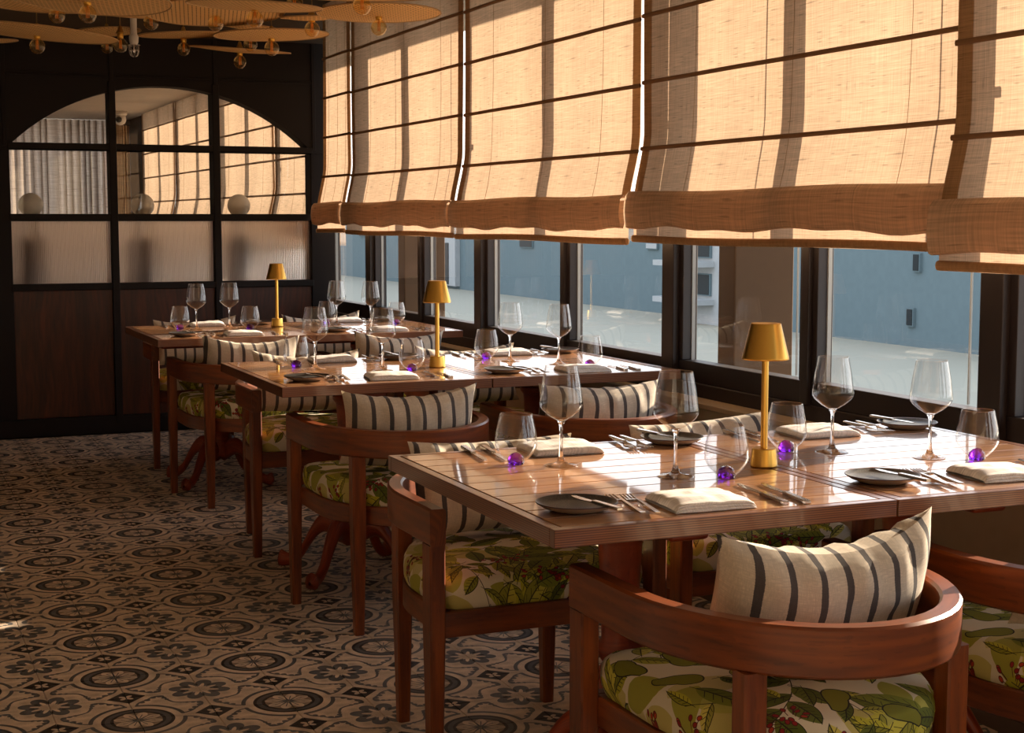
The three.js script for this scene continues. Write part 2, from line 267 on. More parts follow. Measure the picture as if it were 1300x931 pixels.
// ------------------------------------------------------------------ materials
const std = (o) => new THREE.MeshPhysicalMaterial({ roughness: .6, side: THREE.DoubleSide, ...o });
const rgb = (r, g, b) => new THREE.Color().setRGB(r, g, b);
const M = {
  chairWood: std({ map: T.mahogany, roughness: .38, clearcoat: .25, clearcoatRoughness: .3 }),
  pedestalWood: std({ map: T.red, roughness: .4, clearcoat: .3, clearcoatRoughness: .25 }),
  plank: [0, 1, 2].map((i) => std({ map: T.planks, color: [rgb(1, .97, .92), rgb(.9, .86, .82), rgb(1.0, 1.0, .98)][i], roughness: .35, clearcoat: 1, clearcoatRoughness: .035 })),
  plankEdge: std({ map: T.plankEdge, roughness: .35, clearcoat: .6, clearcoatRoughness: .12 }),
  core: std({ color: rgb(.03, .015, .01), roughness: .7 }),
  foliage: std({ map: T.foliage, roughness: .9, sheen: .3, bumpMap: T.fabricBump, bumpScale: .0004 }),
  stripe: std({ map: T.stripe, roughness: .95, sheen: .4, transmission: 0 }),
  napkin: std({ color: rgb(.93, .90, .90), map: T.linen, roughness: .95 }),
  linen: std({ color: rgb(.85, .63, .455), map: T.linen, roughness: 1, transmission: .275, thickness: 0, specularIntensity: .1 }),
  hemTape: std({ color: rgb(.62, .40, .22), map: T.linen, roughness: 1, transmission: .22, thickness: 0, specularIntensity: .1 }),
  rod: std({ color: rgb(.26, .14, .065), roughness: .9 }),
  frame: std({ color: rgb(.017, .012, .014), roughness: .5 }),
  pane: std({ color: rgb(.97, .98, .98), roughness: 0, transmission: 1, thickness: 0, ior: 1.5 }),
  frameGasket: std({ color: rgb(.35, .36, .36), roughness: .5 }),
  blackWood: std({ color: rgb(.007, .0045, .005), specularIntensity: .5, roughness: .6 }),
  panelWood: std({ map: T.panel, color: rgb(1, .85, .82), roughness: .45 }),
  fluted: std({ color: rgb(1, .88, .79), roughness: .55, transmission: 1, thickness: .02, ior: 1.3, bumpMap: T.flutes, bumpScale: .002 }),
  wall: std({ color: rgb(.46, .36, .25), map: T.plaster, roughness: .9 }),
  darkWall: std({ color: rgb(.06, .045, .035), map: T.plaster, roughness: .9 }),
  soffit: std({ color: rgb(.10, .075, .055), map: T.plaster, roughness: .9 }),
  whitePlaster: std({ color: rgb(.72, .68, .62), map: T.plaster, roughness: .9 }),
  cream: std({ color: rgb(.76, .64, .50), map: T.plaster, roughness: .9 }),
  ledge: std({ color: rgb(.46, .34, .22), roughness: .5 }),
  tile: std({ map: T.tile, roughness: .48, color: rgb(1, .97, .95) }),
  grout: std({ color: rgb(.09, .06, .045), roughness: .9 }),
  brass: std({ color: rgb(.78, .47, .10), metalness: 1, roughness: .3 }),
  brassDark: std({ color: rgb(.55, .33, .09), metalness: 1, roughness: .35 }),
  steel: std({ color: rgb(.62, .58, .54), metalness: 1, roughness: .2 }),
  glass: std({ color: rgb(.97, .97, .97), roughness: 0, transmission: 1, thickness: 0, ior: 1.52 }),
  glassSolid: std({ color: rgb(1, 1, 1), roughness: 0, transmission: 1, thickness: .01, ior: 1.5 }),
  purple: std({ color: rgb(.80, .52, 1), roughness: .02, transmission: 1, thickness: .02, ior: 1.5, attenuationColor: rgb(.50, .16, .95), attenuationDistance: .022 }),
  plateTop: std({ map: T.speckle, roughness: .55, clearcoat: .12, clearcoatRoughness: .15 }),
  plateRim: std({ color: rgb(.06, .025, .03), roughness: .35 }),
  plateBase: std({ color: rgb(.38, .29, .21), roughness: .5 }),
  cane: std({ map: T.cane, roughness: .7, specularIntensity: .4 }),
  caneRim: std({ color: rgb(.5, .31, .13), roughness: .6 }),
  cord: std({ color: rgb(.28, .17, .06), roughness: .6 }),
  amber: std({ color: rgb(1, .94, .78), roughness: 0, transmission: 1, thickness: 0, ior: 1.5 }),
  filament: std({ color: rgb(.85, .35, .06), roughness: .5 }),
  whiteMetal: std({ color: rgb(.75, .72, .68), roughness: .5 }),
  chrome: std({ color: rgb(.7, .7, .7), metalness: 1, roughness: .2 }),
  globe: std({ color: rgb(.8, .75, .66), roughness: .4, transmission: .3, thickness: 0 }),
  sheer: std({ color: rgb(.60, .49, .42), map: T.linen, roughness: 1, transmission: .42, thickness: 0, specularIntensity: 0 }),
  drape: std({ color: rgb(.80, .45, .19), map: T.linen, roughness: 1, transmission: .4, thickness: 0, specularIntensity: 0 }),
  blackPlastic: std({ color: rgb(.01, .01, .01), roughness: .3 }),
  blueWall: std({ color: rgb(.115, .165, .185), map: T.plaster, roughness: .95 }),
  paleWall: std({ color: rgb(.36, .38, .39), map: T.plaster, roughness: .95 }),
  brownWall: std({ color: rgb(.08, .046, .024), map: T.plaster, roughness: .9 }),
  darkGlass: std({ color: rgb(.012, .018, .022), roughness: .5, specularIntensity: .3 }),
  ground: std({ color: rgb(.29, .275, .215), roughness: .95 }),
  concrete: std({ color: rgb(.25, .24, .22), roughness: .95 }),
};

// ------------------------------------------------------------------ room shell
const FLOOR_TILE = .2, ORIGIN_X = .616, ORIGIN_Z = -3.918;        // a ring of the pattern stands here
{
  const floor = structMesh('floor', box(-3.6, -.16, -17.4, 3.0, -.006, 2.7), M.grout);
  const variants = {};
  const tileGeo = (fx, fz) => { // one 20 cm tile with a chamfered edge; the print is mirrored to meet its neighbours
    const k = fx + ',' + fz; if (variants[k]) return variants[k];
    const a = .0992, c = .0012, y = 0, p = [], uv = [];
    const quad = (q) => { for (const i of [0, 1, 2, 0, 2, 3]) { p.push(...q[i]); let u = q[i][0] / .2 + .5, v = q[i][2] / .2 + .5; uv.push(fx ? 1 - u : u, fz ? 1 - v : v); } };
    const b = a - c, lo = -.006;
    quad([[-b, y, b], [b, y, b], [b, y, -b], [-b, y, -b]]);
    for (const [sx, sz, tx, tz] of [[0, 1, 1, 0], [1, 0, 0, -1], [0, -1, -1, 0], [-1, 0, 0, 1]]) {
      quad([[sx * a - tx * a, y - c, sz * a - tz * a], [sx * a + tx * a, y - c, sz * a + tz * a], [sx * b + tx * b, y, sz * b + tz * b], [sx * b - tx * b, y, sz * b - tz * b]]);
      quad([[sx * a - tx * a, lo, sz * a - tz * a], [sx * a + tx * a, lo, sz * a + tz * a], [sx * a + tx * a, y - c, sz * a + tz * a], [sx * a - tx * a, y - c, sz * a - tz * a]]);
    }
    const g = new THREE.BufferGeometry(); g.setAttribute('position', new THREE.Float32BufferAttribute(p, 3)); g.setAttribute('uv', new THREE.Float32BufferAttribute(uv, 2)); g.computeVertexNormals();
    return (variants[k] = g);
  };
  camera.updateMatrixWorld(true); camera.updateProjectionMatrix();
  const near = [], rest = [], v = new THREE.Vector3();
  for (let i = -20; i < 11; i++) for (let j = -27; j < 33; j++) {
    const x = ORIGIN_X + (i + .5) * FLOOR_TILE, z = ORIGIN_Z + (j + .5) * FLOOR_TILE;
    if (x < -3.35 || x > 2.62 || z < -9.28 || z > 2.5) continue;
    v.set(x, 0, z).project(camera);
    const seen = z < -.5 && Math.abs(v.x) < 1.06 && v.y > -1.1 && v.y < 1;
    (seen ? near : rest).push({ x, z, fx: Math.abs(i) % 2, fz: Math.abs(j) % 2, d: x * x + z * z });
  }
  near.sort((a, b) => a.d - b.d); rest.push(...near.splice(290));
  const r = rng(4);
  for (const t of near) { const m = part(floor, 'tile', tileGeo(t.fx, t.fz), M.tile); m.position.set(t.x, (r() - .5) * .0006, t.z); m.rotation.set((r() - .5) * .002, 0, (r() - .5) * .002); }
  const all = part(floor, 'tile_field', mergeGeometries(rest.map((t) => tileGeo(t.fx, t.fz).clone().translate(t.x, 0, t.z))), M.tile); all.userData.kind = 'stuff';
}
structMesh('ceiling', box(-3.6, 2.76, -9.4, 3.0, 2.9, 2.7), M.whitePlaster);
structMesh('ceiling_2', box(-3.6, 2.36, -17.4, 3.0, 2.5, -9.5), M.whitePlaster);
structMesh('wall_left', box(-3.6, 0, -17.4, -3.4, 2.9, 2.7), M.cream);
structMesh('wall_rear', box(-3.6, 0, 2.5, 3.0, 2.9, 2.7), M.cream);
structMesh('wall_window', box(2.72, 0, -17.4, 2.95, .63, 2.7), M.wall);
structMesh('trim_1', box(2.705, .63, -17.4, 2.98, .65, 2.7, .004, 2), M.ledge);               // window ledge
structMesh('trim_2', box(2.76, 2.62, -17.4, 3.0, 2.9, 2.7), M.darkWall);                        // lintel
structMesh('trim_3', box(2.86, 2.64, -17.6, 4.05, 2.78, 3.0), M.concrete);                      // eave outside
structMesh('trim_4', box(2.62, 2.3, -17.4, 2.98, 2.5, -16.9), M.darkWall);
structMesh('trim_5', box(2.725, 0, -17.1, 2.98, 2.37, -16.1), M.blackWood);                    // dark pier at the far end
structMesh('trim_6', box(-3.4, 2.386, -9.5, 2.76, 2.9, -9.40), M.soffit);                       // wall over the partition
{ // end wall of the far room: windows behind the curtain
  const w = structure('window_11');
  part(w, 'glass_pane', box(-3.4, .1, -17.32, 2.62, 2.3, -17.312), M.pane);
  for (let k = 0; k <= 5; k++) part(w, 'mullion', box(-3.4 + k * 1.18, 0, -17.36, -3.33 + k * 1.18, 2.36, -17.28, .004), M.frame);
  part(w, 'rail', box(-3.4, 2.3, -17.36, 2.62, 2.37, -17.28), M.frame);
  part(w, 'rail', box(-3.4, 0, -17.36, 2.62, .12, -17.28), M.frame);
  structMesh('wall_end_2', box(-3.4, 0, -17.24, .3, 2.5, -17.14), M.whitePlaster);
  structMesh('wall_end', box(2.62, 0, -17.4, 3.0, 2.5, -17.25), M.darkWall);
}

// ------------------------------------------------------------------ window bays
const POSTS = [2.3, .44, -1.39, -3.23, -5.01, -6.93, -8.69, -10.52, -12.35, -14.18, -16.0];
for (let k = 0; k < POSTS.length - 1; k++) {
  const zb = POSTS[k], za = POSTS[k + 1], zm = (za + zb) / 2 + .0, w = structure('window_' + (k + 1)), X0 = 2.785, X1 = 2.865, XG = 2.83;
  part(w, 'post', box(2.775, .65, za - .045, 2.88, 2.62, za + .045, .004, 1), M.frame);
  if (k === 0) part(w, 'post', box(2.775, .65, zb - .045, 2.88, 2.62, zb + .045, .004, 1), M.frame);
  part(w, 'sill_rail', box(2.79, .65, za + .045, 2.88, .70, zb - .045, .004, 2), M.frame);
  part(w, 'head_rail', box(2.79, 2.55, za + .045, 2.88, 2.62, zb - .045, .004, 2), M.frame);
  part(w, 'mullion', box(2.785, .70, zm - .02, 2.88, 2.55, zm + .02, .004, 1), M.frame);
  const h = part(w, 'handle', box(2.755, 1.645, za + .02, 2.768, 1.672, za + .135, .004, 2), M.frame); part(h, 'handle_boss', box(2.766, 1.61, za + .01, 2.778, 1.70, za + .04, .003, 1), M.frame);
  for (const [p0, p1] of [[za + .045, zm - .02], [zm + .02, zb - .045]]) {
    const s = part(w, 'sash', box(2.80, .70, p0, 2.86, .775, p1, .003, 2), M.frame);
    part(s, 'stile', box(2.80, .775, p0, 2.86, 2.55, p0 + .03, .003, 1), M.frame);
    part(s, 'stile', box(2.80, .775, p1 - .03, 2.86, 2.55, p1, .003, 1), M.frame);
    part(s, 'gasket', box(2.836, .775, p0 + .03, 2.85, 2.55, p0 + .036), M.frameGasket);
    part(s, 'gasket', box(2.836, .775, p1 - .036, 2.85, 2.55, p1 - .03), M.frameGasket);
    const g = new THREE.PlaneGeometry(p1 - p0 - .06, 1.775); g.rotateY(-Math.PI / 2); g.translate(XG, 1.6625, (p0 + p1) / 2);
    part(s, 'glass_pane', g, M.pane);
    if (k % 2) part(s, 'sash_edge', box(2.87, .775, p1 - .153, 2.876, 2.55, p1 - .148), M.frameGasket);
  }
}
// brown columns outside, at every second post
[[-1.22, 7], [-4.89, 8], [-8.62, 9], [-12.35, 10]].forEach(([z, n]) => structMesh('trim_' + n, box(2.97, -3.5, z - .08, 3.23, 2.7, z + .04, .008, 1), M.brownWall));

// ------------------------------------------------------------------ partition with the arch
const PZ = -9.35;
{
  const w = structure('wall_partition'), X = [.812, 1.403, 2.024, 2.619], yA = 1.723, yPeak = 2.092, F = PZ, B = PZ - .14;
  // upper board with the arch cut out
  const s = new THREE.Shape(); s.moveTo(.70, yA - .02); s.lineTo(2.783, yA - .02); s.lineTo(2.783, 2.386); s.lineTo(.70, 2.386); s.lineTo(.70, yA - .02);
  const hole = new THREE.Path(), cx = (X[0] + X[3]) / 2, a = (X[3] - X[0]) / 2, AR = (a * a + (yPeak - yA) ** 2) / (2 * (yPeak - yA)), arc = (k) => { const x = a * Math.cos(k / 48 * Math.PI); return [cx + x, yPeak - AR + Math.sqrt(AR * AR - x * x)]; };  hole.moveTo(cx - a, yA - .02);
  hole.lineTo(cx + a, yA - .02); for (let k = 0; k <= 48; k++) hole.lineTo(...arc(k)); hole.lineTo(cx - a, yA - .02);
  s.holes.push(hole);
  const g = new THREE.ExtrudeGeometry(s, { depth: .14, bevelEnabled: false, curveSegments: 8 }); g.translate(0, 0, B); part(w, 'arch_panel', uvMetres(g, 0), M.blackWood);
  part(w, 'stile', box(.70, 0, B, X[0], yA - .02, F, .004, 1), M.blackWood);
  part(w, 'stile', box(X[3], 0, B, 2.775, yA - .02, F, .004, 1), M.blackWood);
  part(w, 'side_wall', box(-3.4, 0, B, .70, 2.386, F - .01), M.blackWood);
  // raised mouldings round the upper fields
  for (const [x0, x1] of [[.80, X[1] - .03], [X[1] + .03, X[2] - .03], [X[2] + .03, 2.63]]) { part(w, 'moulding', box(x0, 2.132, F, x1, 2.142, F + .008, .003), M.blackWood); part(w, 'moulding', box(x0, 2.15, F, x1, 2.156, F + .005, .002), M.blackWood); }
  for (const x of [.79, X[1], X[2], 2.64]) part(w, 'moulding', box(x - .012, yA, F, x + .012, 2.38, F + .008, .003, 1), M.blackWood);
  for (const x of [X[1], X[2]]) part(w, 'muntin', box(x - .021, .07, B + .02, x + .021, yPeak + .02, F + .012, .004, 1), M.blackWood);
  for (const [y0, y1] of [[1.704, 1.742], [1.283, 1.326], [.872, .912]]) part(w, 'rail', box(X[0] - .01, y0, B + .02, X[3] + .01, y1, F + .008, .004), M.blackWood);
  part(w, 'skirting', box(.70, 0, B, 2.72, .11, F + .01, .004), M.blackWood);
  const fields = [[X[0], X[1] - .021], [X[1] + .021, X[2] - .021], [X[2] + .021, X[3]]];
  for (const [x0, x1] of fields) {
    part(w, 'wood_panel', box(x0, .11, F - .05, x1, .872, F - .012, .003, 1), M.panelWood);
    part(w, 'glass_pane', box(x0, 1.326, B + .03, x1, 1.704, B + .034), M.pane);
    part(w, 'fluted_pane', box(x0, .912, F - .055, x1, 1.283, F - .045), M.fluted);
  }
  const ag = new THREE.Shape(); ag.moveTo(cx - a, yA); for (let k = 48; k >= 0; k--) ag.lineTo(...arc(k));
  const agG = new THREE.ShapeGeometry(ag); agG.translate(0, 0, B + .03); part(w, 'glass_pane', agG, M.pane, 'arched glass pane');
}

// ------------------------------------------------------------------ outside
structMesh('ground', box(2, -3.9, -190, 200, -3.5, 60), M.ground);
{
  const WX = 36;
  const building = (name, label, x0, x1, z0, z1, top, mat) => { const b = thing(name, label, 'building', [x0, -3.5, z1]); part(b, 'wall', box(0, 0, z0 - z1, x1 - x0, top + 3.5, 0), mat); return b; };
  const slit = (b, z, y0, y1, wz, mat = M.darkGlass) => { const f = part(b, 'window', box(-.12, y0 + 3.5, z - wz / 2, .02, y1 + 3.5, z + wz / 2), M.blueWall); part(f, 'window_pane', box(-.14, y0 + 3.55, z - wz / 2 + .05, -.1, y1 + 3.45, z + wz / 2 - .05), mat); };
  const b1 = building('building', 'pale blue block with two narrow slit windows across the road', WX, WX + 12, -58, -30, 1.55, M.blueWall);
  slit(b1, -45.9 + 30, -.7, .0, .42); slit(b1, -46.2 + 30, -2.75, -2.05, .42);
  const b2 = building('building', 'pale grey block with balcony slabs seen past the brown column', WX - 1, WX + 12, -63.2, -58.5, 1.6, M.paleWall);
  for (let k = 0; k < 3; k++) { part(b2, 'balcony', box(-.9, .9 + k * 1.7, -4.5, 0, 1.15 + k * 1.7, -.4), M.paleWall); slit(b2, -2.4, -2.0 + k * 1.7 - .2, -1.0 + k * 1.7 - .2, 3.6); }
  const b3 = building('building', 'long blue grey block with a small white framed window', WX + 1, WX + 14, -92, -63.7, 1.6, M.blueWall);
  slit(b3, 66.5 - 66.5 - 4.6, -.3, .05, 1.2, M.paleWall); slit(b3, -20.5, -.5, .6, 1.9);
  const b4 = building('building', 'farthest blue grey block with a white framed doorway', WX + 1, WX + 14, -128, -92.5, 1.6, M.blueWall);
  const f = part(b4, 'doorway', box(-.35, .2, -7.6, .05, 3.6, -3.0), M.paleWall); part(f, 'doorway_pane', box(-.4, .3, -6.6, -.3, 3.1, -4.2), M.darkGlass);
  slit(b4, -24, -.2, .6, 2.2);
}

// ------------------------------------------------------------------ roman blinds
function blind(label, z0, z1, yb, dx, seed, rods) {
  const b = thing('roman_blind', label, 'blind', [2.695 + dx, yb, (z0 + z1) / 2], 0), W = z1 - z0, top = 2.62 - yb, r = rng(seed), ph = r() * 9;
  const X = (v, z) => { // v: height over the hem
    const k = 1 - smooth(v, .12, .42); return -.046 * k + .004 * Math.sin(z * 5 + ph) * (1 - smooth(v, .2, .9)) + .002 * Math.sin(z * 11 + v * 3 + ph);
  };
  const strip = (za, zb2, ya, yb2, off, nz, ny, sag = 0) => grid(nz, ny, (u, v) => { const z = lerp(za, zb2, u), y = lerp(ya, yb2, v); return [X(y, z) + off, y - sag * (1 - v) * (.5 + .5 * Math.sin(z * 6 + ph * 2)), z]; }, (u, v) => [lerp(za, zb2, u) * 2.1 + seed * .37, lerp(ya, yb2, v) * 2.1]);
  part(b, 'fabric', strip(-W / 2, W / 2, 0, top, 0, 30, 44), M.linen);
  for (const s of [-1, 1]) part(b, 'side_hem', strip(s < 0 ? -W / 2 : W / 2 - .06, s < 0 ? -W / 2 + .06 : W / 2, .18, top, -.003, 2, 44), M.hemTape);
  for (let y = .345; y < top - .02; y += .243) {
    const g = grid(30, 6, (u, v) => { const z = lerp(-W / 2 - .004, W / 2 + .004, u), t = v * TAU; return [X(y, z) - .006 + .0045 * Math.cos(t), y + .0085 * Math.sin(t), z]; });
    part(b, 'fold_rod', g, M.rod);
  }
  // the gathered fold: out, down and back behind itself
  const lower = (z) => .055 + .006 * Math.sin(z * 7 + ph) + .004 * Math.sin(z * 17 + ph * 3);
  part(b, 'gathered_fold', grid(30, 12, (u, v) => {
    const z = lerp(-W / 2, W / 2, u), hi = .172 + .004 * Math.sin(z * 5 + ph), lo = lower(z), x0 = X(.14, z); let x, y;
    if (v < .15) { const t = v / .15; x = lerp(-.006, -.036, t); y = hi + .012 * Math.sin(t * Math.PI); }
    else if (v < .5) { const t = (v - .15) / .35; x = -.036 - .008 * Math.sin(t * Math.PI); y = lerp(hi, lo, t); }
    else if (v < .62) { const t = (v - .5) / .12; x = lerp(-.036, -.02, t); y = lo - .006 * Math.sin(t * Math.PI); }
    else { const t = (v - .62) / .38; x = lerp(-.02, -.014, t); y = lerp(lo, hi - .01, t); }
    return [x0 + x, y, z];
  }, (u, v) => [lerp(-W / 2, W / 2, u) * 1.1, v * .3]), M.linen);
  part(b, 'bottom_hem', grid(30, 8, (u, v) => { const z = lerp(-W / 2, W / 2, u), t = v * TAU; return [X(.0, z) - .004 + .008 * Math.cos(t), .011 + .013 * Math.sin(t) + .003 * Math.sin(z * 4 + ph), z]; }), M.hemTape);
  for (const f of [-.3, .02, .33]) part(b, 'lift_cord', tubeAlong([[X(.17, f * W) - .006, .17, f * W], [X(.3, f * W) - .004, .3, f * W], [X(.6, f * W) - .004, .6, f * W], [-.004, top, f * W]], .0009, 16, 4), M.hemTape);
  return b;
}
blind('rearmost tan linen roman blind before the partition, mostly hidden by it', -9.30, -8.735, 1.213, 0, 2);
blind('tan linen roman blind over the rear table, second before the partition', -8.705, -6.90, 1.208, 0, 3);
blind('tan linen roman blind over the middle table, with small dark latch shadow', -6.872, -5.085, 1.205, 0, 4);
blind('wide tan linen roman blind behind the front table, with a broad dark post shadow', -5.055, -3.165, 1.213, 0, 5);
blind('nearest tan linen roman blind at the right edge, hanging lowest', -3.215, -1.40, 1.165, -.065, 6);
[[-10.52, -9.55], [-12.34, -10.56], [-14.17, -12.38], [-15.98, -14.21]].forEach(([a, b], i) => {
  blind(['first tan roman blind seen through the right arched pane', 'second tan roman blind seen through the arched panes', 'third tan roman blind seen through the middle arched pane', 'farthest tan roman blind through the middle pane, beside the dark pier'][i], a, b, 1.115, 0, 20 + i);
});
for (const z of [-6.886, -5.07]) { // chain that works the blind in the open gap
  const t = thing('blind_chain', z < -6 ? 'beaded chain in the gap left of the middle table blind' : 'beaded chain in the bright gap between the two wide blinds', 'chain', [2.74, 1.9, z]);
  part(t, 'cord', tubeAlong([[0, 0, 0], [0, .35, .002], [0, .7, 0]], .0022, 8, 6), M.whiteMetal); part(t, 'weight', new THREE.CylinderGeometry(.005, .005, .05, 10).translate(0, -.02, 0), M.whiteMetal);
}

// ------------------------------------------------------------------ far room: curtains, lamps, camera
{
  const curtain = (x0, x1, z, n, amp, seed) => grid(n * 10, 12, (u, v) => { const x = lerp(x0, x1, u), t = u * n * TAU + Math.sin(u * 13 + seed) * 2 + 3.5 * (noise2(u * n * .7, 1.5, seed + 3) - .5) * 2; return [x + .01 * Math.cos(t), lerp(.03, 2.355, v), z + amp * Math.sin(t) * (.8 + .3 * noise2(u * 20, v * 2, seed)) * (.35 + 1.1 * noise2(u * n * .45, 7, seed + 5)) + .02 * (noise2(u * 30, 3, seed) - .5)]; }, (u, v) => [u * (x1 - x0) * 1.6, v * 2.3]);
  meshThing('sheer_curtain', curtain(.2, 2.56, -17.05, 30, .034, 1), M.sheer, 'pale sheer curtain across the end of the far room', 'curtain');
  meshThing('brown_curtain', curtain(2.5, 2.71, -16.93, 5, .04, 2), M.drape, 'brown curtain gathered in the corner beside the dark pier', 'curtain');
  const spots = [[.95, 'left'], [1.615, 'middle'], [2.22, 'right']];
  const shelf = thing('counter', 'dark counter standing behind the fluted panes of the partition', 'counter', [0, 0, -9.75]);
  part(shelf, 'top', box(.72, .87, -.16, 2.66, .905, .2, .005), M.blackWood); part(shelf, 'body', box(.74, 0, -.14, 2.64, .87, .18), M.blackWood);
  let proto;
  for (const [x, which] of spots) {
    const label = `pale globe lamp on a dark post behind the ${which} pane of the partition`;
    if (proto) { copyOf(proto, label, [x, .905, -9.62], 0); continue; }
    proto = thing('globe_lamp', label, 'lamp', [x, .905, -9.62], 0, 'globe lamps behind the partition');
    part(proto, 'globe', new THREE.SphereGeometry(.072, 32, 20).translate(0, .475, 0), M.globe);
    part(proto, 'post', lathe([[0, 0], [.068, 0], [.07, .01], [.068, .25], [.062, .27], [.02, .29], [.018, .40], [.03, .408], [0, .412]], 28), M.panelWood);
  }
  const cam = thing('security_camera', 'white dome security camera under the far ceiling', 'camera', [2.42, 2.36, -15.6]);
  part(cam, 'mount', lathe([[0, 0], [.07, 0], [.07, -.03], [.055, -.05], [0, -.05]], 24), M.whiteMetal);
  part(cam, 'dome', new THREE.SphereGeometry(.06, 24, 16).translate(0, -.08, 0), M.whiteMetal);
  part(cam, 'lens', new THREE.SphereGeometry(.032, 20, 12).translate(-.02, -.085, .045), M.blackPlastic);
}

// ------------------------------------------------------------------ tables
const ROWS = [
  { key: 'front', x: 1.113, z: -2.412, fan: .0 }, { key: 'middle', x: 1.247, z: -4.83, fan: 0 }, { key: 'rear', x: 1.222, z: -6.955, fan: 0 },
];
const TW = .742, TD = .93, TY = .75, TH = .034;
function makeTable(label) {
  const t = thing('dining_table', label, 'table', [0, 0, 0], 0, 'varnished pedestal dining tables'), b = .022, gap = .0036, n = 11;
  part(t, 'core', box(-TW / 2 + .01, TY - TH + .002, -TD / 2 + .01, TW / 2 - .01, TY - .006, TD / 2 - .01), M.core);
  const pw = (TD - 2 * b - gap * (n + 1)) / n;
  for (let k = 0; k < n; k++) { const z = -TD / 2 + b + gap + k * (pw + gap); part(t, 'plank', box(-TW / 2 + b + gap, TY - .012, z, TW / 2 - b - gap, TY, z + pw, .0012), M.plank[(k * 7 + 1) % 3]); }
  for (const s of [-1, 1]) {
    part(t, 'edge_strip', box(-TW / 2, TY - TH, s > 0 ? TD / 2 - b : -TD / 2, TW / 2, TY, s > 0 ? TD / 2 : -TD / 2 + b, .0016, 0), M.plankEdge);
    part(t, 'edge_strip', box(s > 0 ? TW / 2 - b : -TW / 2, TY - TH, -TD / 2 + b, s > 0 ? TW / 2 : -TW / 2 + b, TY, TD / 2 - b, .0016, 2), M.plankEdge);
  }
  part(t, 'bearer', box(-.045, TY - TH - .05, -.30, .045, TY - TH, .30, .008, 2), M.pedestalWood);
  part(t, 'bearer', box(-.28, TY - TH - .045, -.045, .28, TY - TH - .002, .045, .008, 0), M.pedestalWood);
  part(t, 'pedestal', lathe([[0, .12], [.05, .12], [.062, .15], [.062, .20], [.045, .215], [.06, .25], [.066, .285], [.05, .32], [.036, .34], [.05, .36], [.052, .375], [.04, .395], [.042, .50], [.048, .60], [.05, .63], [.062, .645], [.062, .67], [0, .67]], 32), M.pedestalWood);
  for (let k = 0; k < 4; k++) { // cabriole feet
    const a = k * TAU / 4 + TAU / 8, g = [];
    const f = grid(20, 12, (u, v) => {
      const d = lerp(.03, .31, u), y = .125 + .035 * Math.sin(Math.min(1, u * 1.6) * Math.PI) - .125 * smooth(u, .22, .86) + .026, rr = lerp(.042, .022, smooth(u, 0, .75)) + .012 * smooth(u, .84, .97), th = v * TAU;
      const cap = u > .97 ? .2 : 1;
      return [d, Math.max(.002, y + Math.cos(th) * rr * 1.1 * cap), Math.sin(th) * rr * .8 * cap];
    }, null);
    f.rotateY(-a); part(t, 'leg', f, M.pedestalWood);
  }
  return t;
}
let tableProto; const SUB = [];
for (const row of ROWS) for (const side of [0, 1]) {
  const cx = row.x + TW / 2 + side * (TW + .004), cz = row.z - TD / 2;
  const label = `${side ? 'window side' : 'aisle side'} half of the ${row.key} pair of varnished plank tables on a turned pedestal`;
  if (!tableProto) { tableProto = makeTable(label); tableProto.position.set(cx, 0, cz); } else copyOf(tableProto, label, [cx, 0, cz], 0);
  SUB.push({ row: row.key, side, cx, cz });
}

// ------------------------------------------------------------------ chairs and pillows
const uPath = (a, zs, b, front, n = 28) => { const p = [[-a, front], [-a, lerp(front, zs, .5)]]; for (let k = 0; k <= n; k++) { const t = Math.PI - k / n * Math.PI; p.push([a * Math.cos(t), zs + b * Math.sin(t)]); } p.push([a, lerp(front, zs, .5)], [a, front]); return p; };
function taperedLeg(x, z, y1, w0, d0, w1, d1) { // straight above the seat, tapering below it
  const ys = [0, .36, y1], g = [];
  const pos = [], idx = [];
  const sec = [[w1 / 2, d1 / 2, 0], [w0 / 2, d0 / 2, .36], [w0 / 2, d0 / 2, y1]], c = .004;
  for (const [hw, hd, y] of sec) for (const [sx, sz] of [[hw - c, hd], [hw, hd - c], [hw, -hd + c], [hw - c, -hd], [-hw + c, -hd], [-hw, -hd + c], [-hw, hd - c], [-hw + c, hd]]) pos.push(x + sx, y, z + sz);
  for (let s = 0; s < 2; s++) for (let k = 0; k < 8; k++) { const a = s * 8 + k, b = s * 8 + (k + 1) % 8; idx.push(a, b, a + 8, b, b + 8, a + 8); }
  for (let k = 1; k < 7; k++) { idx.push(0, k + 1, k, 16, 16 + k, 16 + k + 1); }
  const geo = new THREE.BufferGeometry(); geo.setAttribute('position', new THREE.Float32BufferAttribute(pos, 3)); geo.setIndex(idx);
  const n = geo.toNonIndexed(); n.computeVertexNormals(); return uvMetres(n, 1);
}
